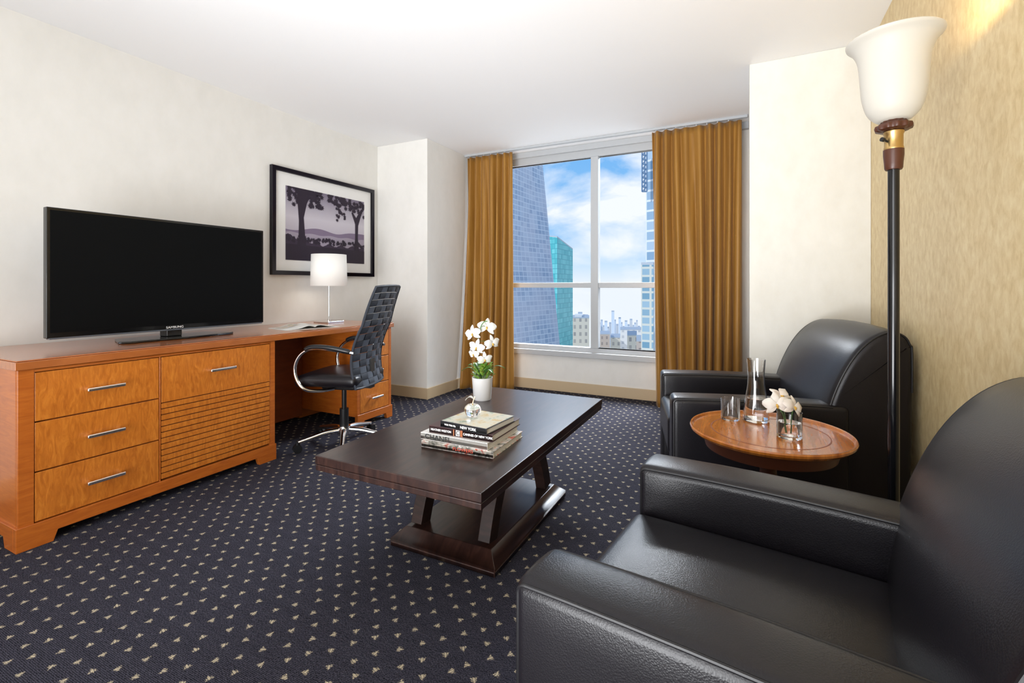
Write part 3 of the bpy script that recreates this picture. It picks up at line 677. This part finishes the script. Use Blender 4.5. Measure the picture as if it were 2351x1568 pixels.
fB=facade('teal_glass_facade',(.07,.42,.46),(.17,.58,.60),(.06,.34,.40),1.6,1.6,.10,.35)
fC=facade('pale_glass_facade',(.24,.38,.52),(.46,.58,.68),(.76,.80,.82),2.0,1.9,.2,.4)
def zat(v,d): return H-(v-HOR)*d/F
def P(u,d,z): q=at(u,HOR,d);return (q.x,q.y,z)
zb=-45
block('skyscraper','tall blue glass skyscraper with leaning edge, nearest the left curtain',
  [P(960,62,zb),P(1322,95,zb),P(1290,125,zb),P(960,110,zb)],[P(960,62,zat(388,70)),P(1246,95,zat(378,95)),P(1225,125,zat(378,95)),P(960,110,zat(378,95))],fA)
block('office_tower','bright teal glass office tower behind the leaning skyscraper',
  [P(1225,160,-60),P(1279,150,-60),P(1315,165,-60),P(1262,180,-60)],[P(1225,160,zat(540,160)),P(1279,150,zat(545,150)),P(1315,165,zat(573,165)),P(1262,180,zat(560,180))],fB)
tt=block('glass_high_rise','pale glass high rise beside the right curtain',
  [P(1483,90,-45),P(1600,82,-45),P(1620,110,-45),P(1500,112,-45)],[P(1483,90,zat(345,90)),P(1600,82,zat(330,82)),P(1620,110,zat(330,90)),P(1500,112,zat(345,100))],fC)
c0=tt.location
sc=MB()
for z_ in range(0,10):
    zz=zat(440,88)-c0.z+z_*.85
    a=Vector(P(1474,88,0))-Vector((c0.x,c0.y,0));b_=Vector(P(1485,88,0))-Vector((c0.x,c0.y,0));a.z=b_.z=zz
    sc.tube([a,b_],.12,5)
    if z_<9:
        u_=b_.copy();u_.z+=.85;sc.tube([a,u_],.1,5)
for u in (1474,1480,1485):
    a=Vector(P(u,88,0))-Vector((c0.x,c0.y,0));a.z=zat(440,88)-c0.z;b_=a.copy();b_.z=zat(346,88)-c0.z;sc.tube([a,b_],.14,5)
sc.build('scaffolding',pm('scaffold_blue',(.14,.24,.38),.5),tt)
block('glass_annex','lower stepped glass block at the foot of the pale high rise',
  [P(1472,76,-45),P(1500,75,-45),P(1502,81,-45),P(1476,82,-45)],[P(1472,76,zat(608,76)),P(1500,75,zat(608,75)),P(1502,81,zat(608,80)),P(1476,82,zat(608,80))],facade('annex_facade',(.16,.31,.41),(.34,.48,.57),(.60,.62,.56),1.5,1.3,.18,.4))
wf=[facade('beige_masonry',(.38,.35,.33),(.50,.45,.40),(.74,.67,.56),2.4,3.0,.75,.8),facade('brown_masonry',(.30,.25,.23),(.36,.31,.28),(.56,.47,.40),2.4,3.0,.8,.8),facade('pale_masonry',(.52,.54,.56),(.62,.62,.62),(.84,.82,.78),3,3.2,.9,.8)]
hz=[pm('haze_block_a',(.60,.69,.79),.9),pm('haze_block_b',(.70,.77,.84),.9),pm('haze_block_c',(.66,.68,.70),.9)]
def cb_(u0,u1,v,d,mat,name,label,w_=16,group=None,bz=-90):
    z_=zat(v,d);q=[P(u0,d,bz),P(u1,d,bz),P(u1,d+w_,bz),P(u0,d+w_,bz)];return block(name,label,q,[(x,y,z_) for x,y,_ in q],mat,group)
ab=cb_(1313,1353,731,200,wf[0],'apartment_building','beige masonry apartment building left of the window mullion')
cc=ab.location;rt=MB();z1_=zat(731,200)+.4-cc.z;z2_=zat(722,205)-cc.z
q=[Vector(P(u,d,0))-Vector((cc.x,cc.y,0)) for u,d in ((1320,203),(1336,203),(1336,210),(1320,210))]
rt.add([(v.x,v.y,z1_) for v in q]+[(v.x,v.y,z2_) for v in q],FB);rt.build('stair_tower',wf[2],ab)
cb_(1377,1400,768,240,wf[1],'brick_building','brown brick building just right of the window mullion')
cb_(1402,1424,776,215,wf[0],'tan_building','low tan building in the middle of the right lower pane')
cb_(1424,1472,758,260,wf[2],'cream_building','wide cream building in front of the pale high rise')
cb_(1440,1462,771,180,wf[0],'stepped_building','stepped tan building in front of the wide cream one')
cb_(1461,1480,784,150,wf[1],'brown_building','low brown building at the foot of the pale high rise')
rs=random.Random(9);u=1374
heights=[742,735,748,738,752,741,714,735,745,730,741,750,737,746,733,748,742,736,750]
for i in range(19):
    w_=3+rs.random()*4
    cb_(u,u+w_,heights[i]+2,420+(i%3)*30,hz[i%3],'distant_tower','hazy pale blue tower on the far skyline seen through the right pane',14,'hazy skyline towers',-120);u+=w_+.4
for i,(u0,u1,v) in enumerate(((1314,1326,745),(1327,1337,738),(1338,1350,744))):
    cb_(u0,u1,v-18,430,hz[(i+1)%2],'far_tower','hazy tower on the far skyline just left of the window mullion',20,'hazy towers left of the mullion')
# world
W=bpy.data.worlds.new('sky');S.world=W;W.use_nodes=True;nt=W.node_tree;N=nt.nodes;L=nt.links;bg=N['Background']
tc=N.new('ShaderNodeTexCoord');sp=N.new('ShaderNodeSeparateXYZ');L.new(tc.outputs['Generated'],sp.inputs[0])
r1=N.new('ShaderNodeValToRGB');e=r1.color_ramp.elements;e[0].position=.0;e[0].color=(.88,.92,.96,1);e[1].position=.6;e[1].color=(.10,.30,.72,1)
for p_,c_ in ((.04,(.64,.80,.96)),(.12,(.30,.58,.92)),(.3,(.17,.46,.88))): q=e.new(p_);q.color=(*c_,1)
L.new(sp.outputs[2],r1.inputs[0])
mp=N.new('ShaderNodeMapping');mp.inputs['Scale'].default_value=(2.2,2.2,6.0);mp.inputs['Location'].default_value=(.55,.2,.15);mp.inputs['Rotation'].default_value=(0,.25,0)
no=N.new('ShaderNodeTexNoise');no.inputs['Scale'].default_value=1.8;no.inputs['Detail'].default_value=6;no.inputs['Roughness'].default_value=.52;no.inputs['Distortion'].default_value=.3
L.new(tc.outputs['Generated'],mp.inputs[0]);L.new(mp.outputs[0],no.inputs['Vector'])
r2=N.new('ShaderNodeMapRange');r2.inputs[1].default_value=.46;r2.inputs[2].default_value=.63;L.new(no.outputs['Fac'],r2.inputs[0])
mx=N.new('ShaderNodeMix');mx.data_type='RGBA';L.new(r2.outputs[0],mx.inputs[0]);L.new(r1.outputs[0],mx.inputs[6]);mx.inputs[7].default_value=(.95,.97,1,1)
L.new(mx.outputs[2],bg.inputs[0]);bg.inputs[1].default_value=1.05
# ------------------------------------------------------------------ lights
def area(name,loc_,tgt,sx,sy,e_,col=(1,1,1),spread=180):
    l=bpy.data.lights.new(name,'AREA');l.shape='RECTANGLE';l.size=sx;l.size_y=sy;l.energy=e_;l.color=col;l.spread=math.radians(spread)
    o=bpy.data.objects.new(name,l);C.objects.link(o);o.location=loc_;o.rotation_euler=(Vector(tgt)-Vector(loc_)).to_track_quat('-Z','Y').to_euler();return o
area('fill_behind_camera',(-1.1,-2.1,1.6),(-1.3,3,1.2),2.8,1.4,60,(.95,.97,1))  # added fill light behind the camera, not a fixture of the room
area('ceiling_fill',(-1.0,-1.3,.6),(-1.15,1.6,2.5),2.2,1.4,60,(.96,.975,1),140)  # upward fill added to brighten the ceiling; no lamp stands here
area('ceiling_fill_far',(-1.15,-.4,.45),(-1.25,3.3,2.5),1.6,.8,26,(.96,.975,1),88)  # second added fill, aimed at the ceiling towards the window
area('sky_light',(-1.4,6.6,4.3),(-1.2,3.2,.6),3.2,2.4,1500,(.93,.965,1))
sun=bpy.data.lights.new('sun','SUN');sun.energy=2.2;sun.angle=.02;so=bpy.data.objects.new('sun',sun);C.objects.link(so);so.rotation_euler=(math.radians(55),0,math.radians(-35))
def pt(n_,loc_,e_,col,r_=.04):
    l=bpy.data.lights.new(n_,'POINT');l.energy=e_;l.color=col;l.shadow_soft_size=r_;o=bpy.data.objects.new(n_,l);C.objects.link(o);o.location=loc_
pt('floor_lamp_light',(.402,1.825,1.83),7,(1,.75,.44))
pt('desk_lamp_light',(-3.135,2.855,1.16),1.0,(1,.93,.82),.05)
# camera
cam=bpy.data.cameras.new('camera');cam.sensor_width=36;cam.lens=F/2351*36;cam.shift_y=-(784-HOR)/2351;cam.clip_start=.02;cam.clip_end=2000
co=bpy.data.objects.new('camera',cam);C.objects.link(co);co.location=(0,0,H);co.rotation_euler=(PI/2,0,math.radians(26.5));S.camera=co
try:
    S.view_settings.view_transform='Standard';S.view_settings.look='None'
except Exception as ex: print(ex)
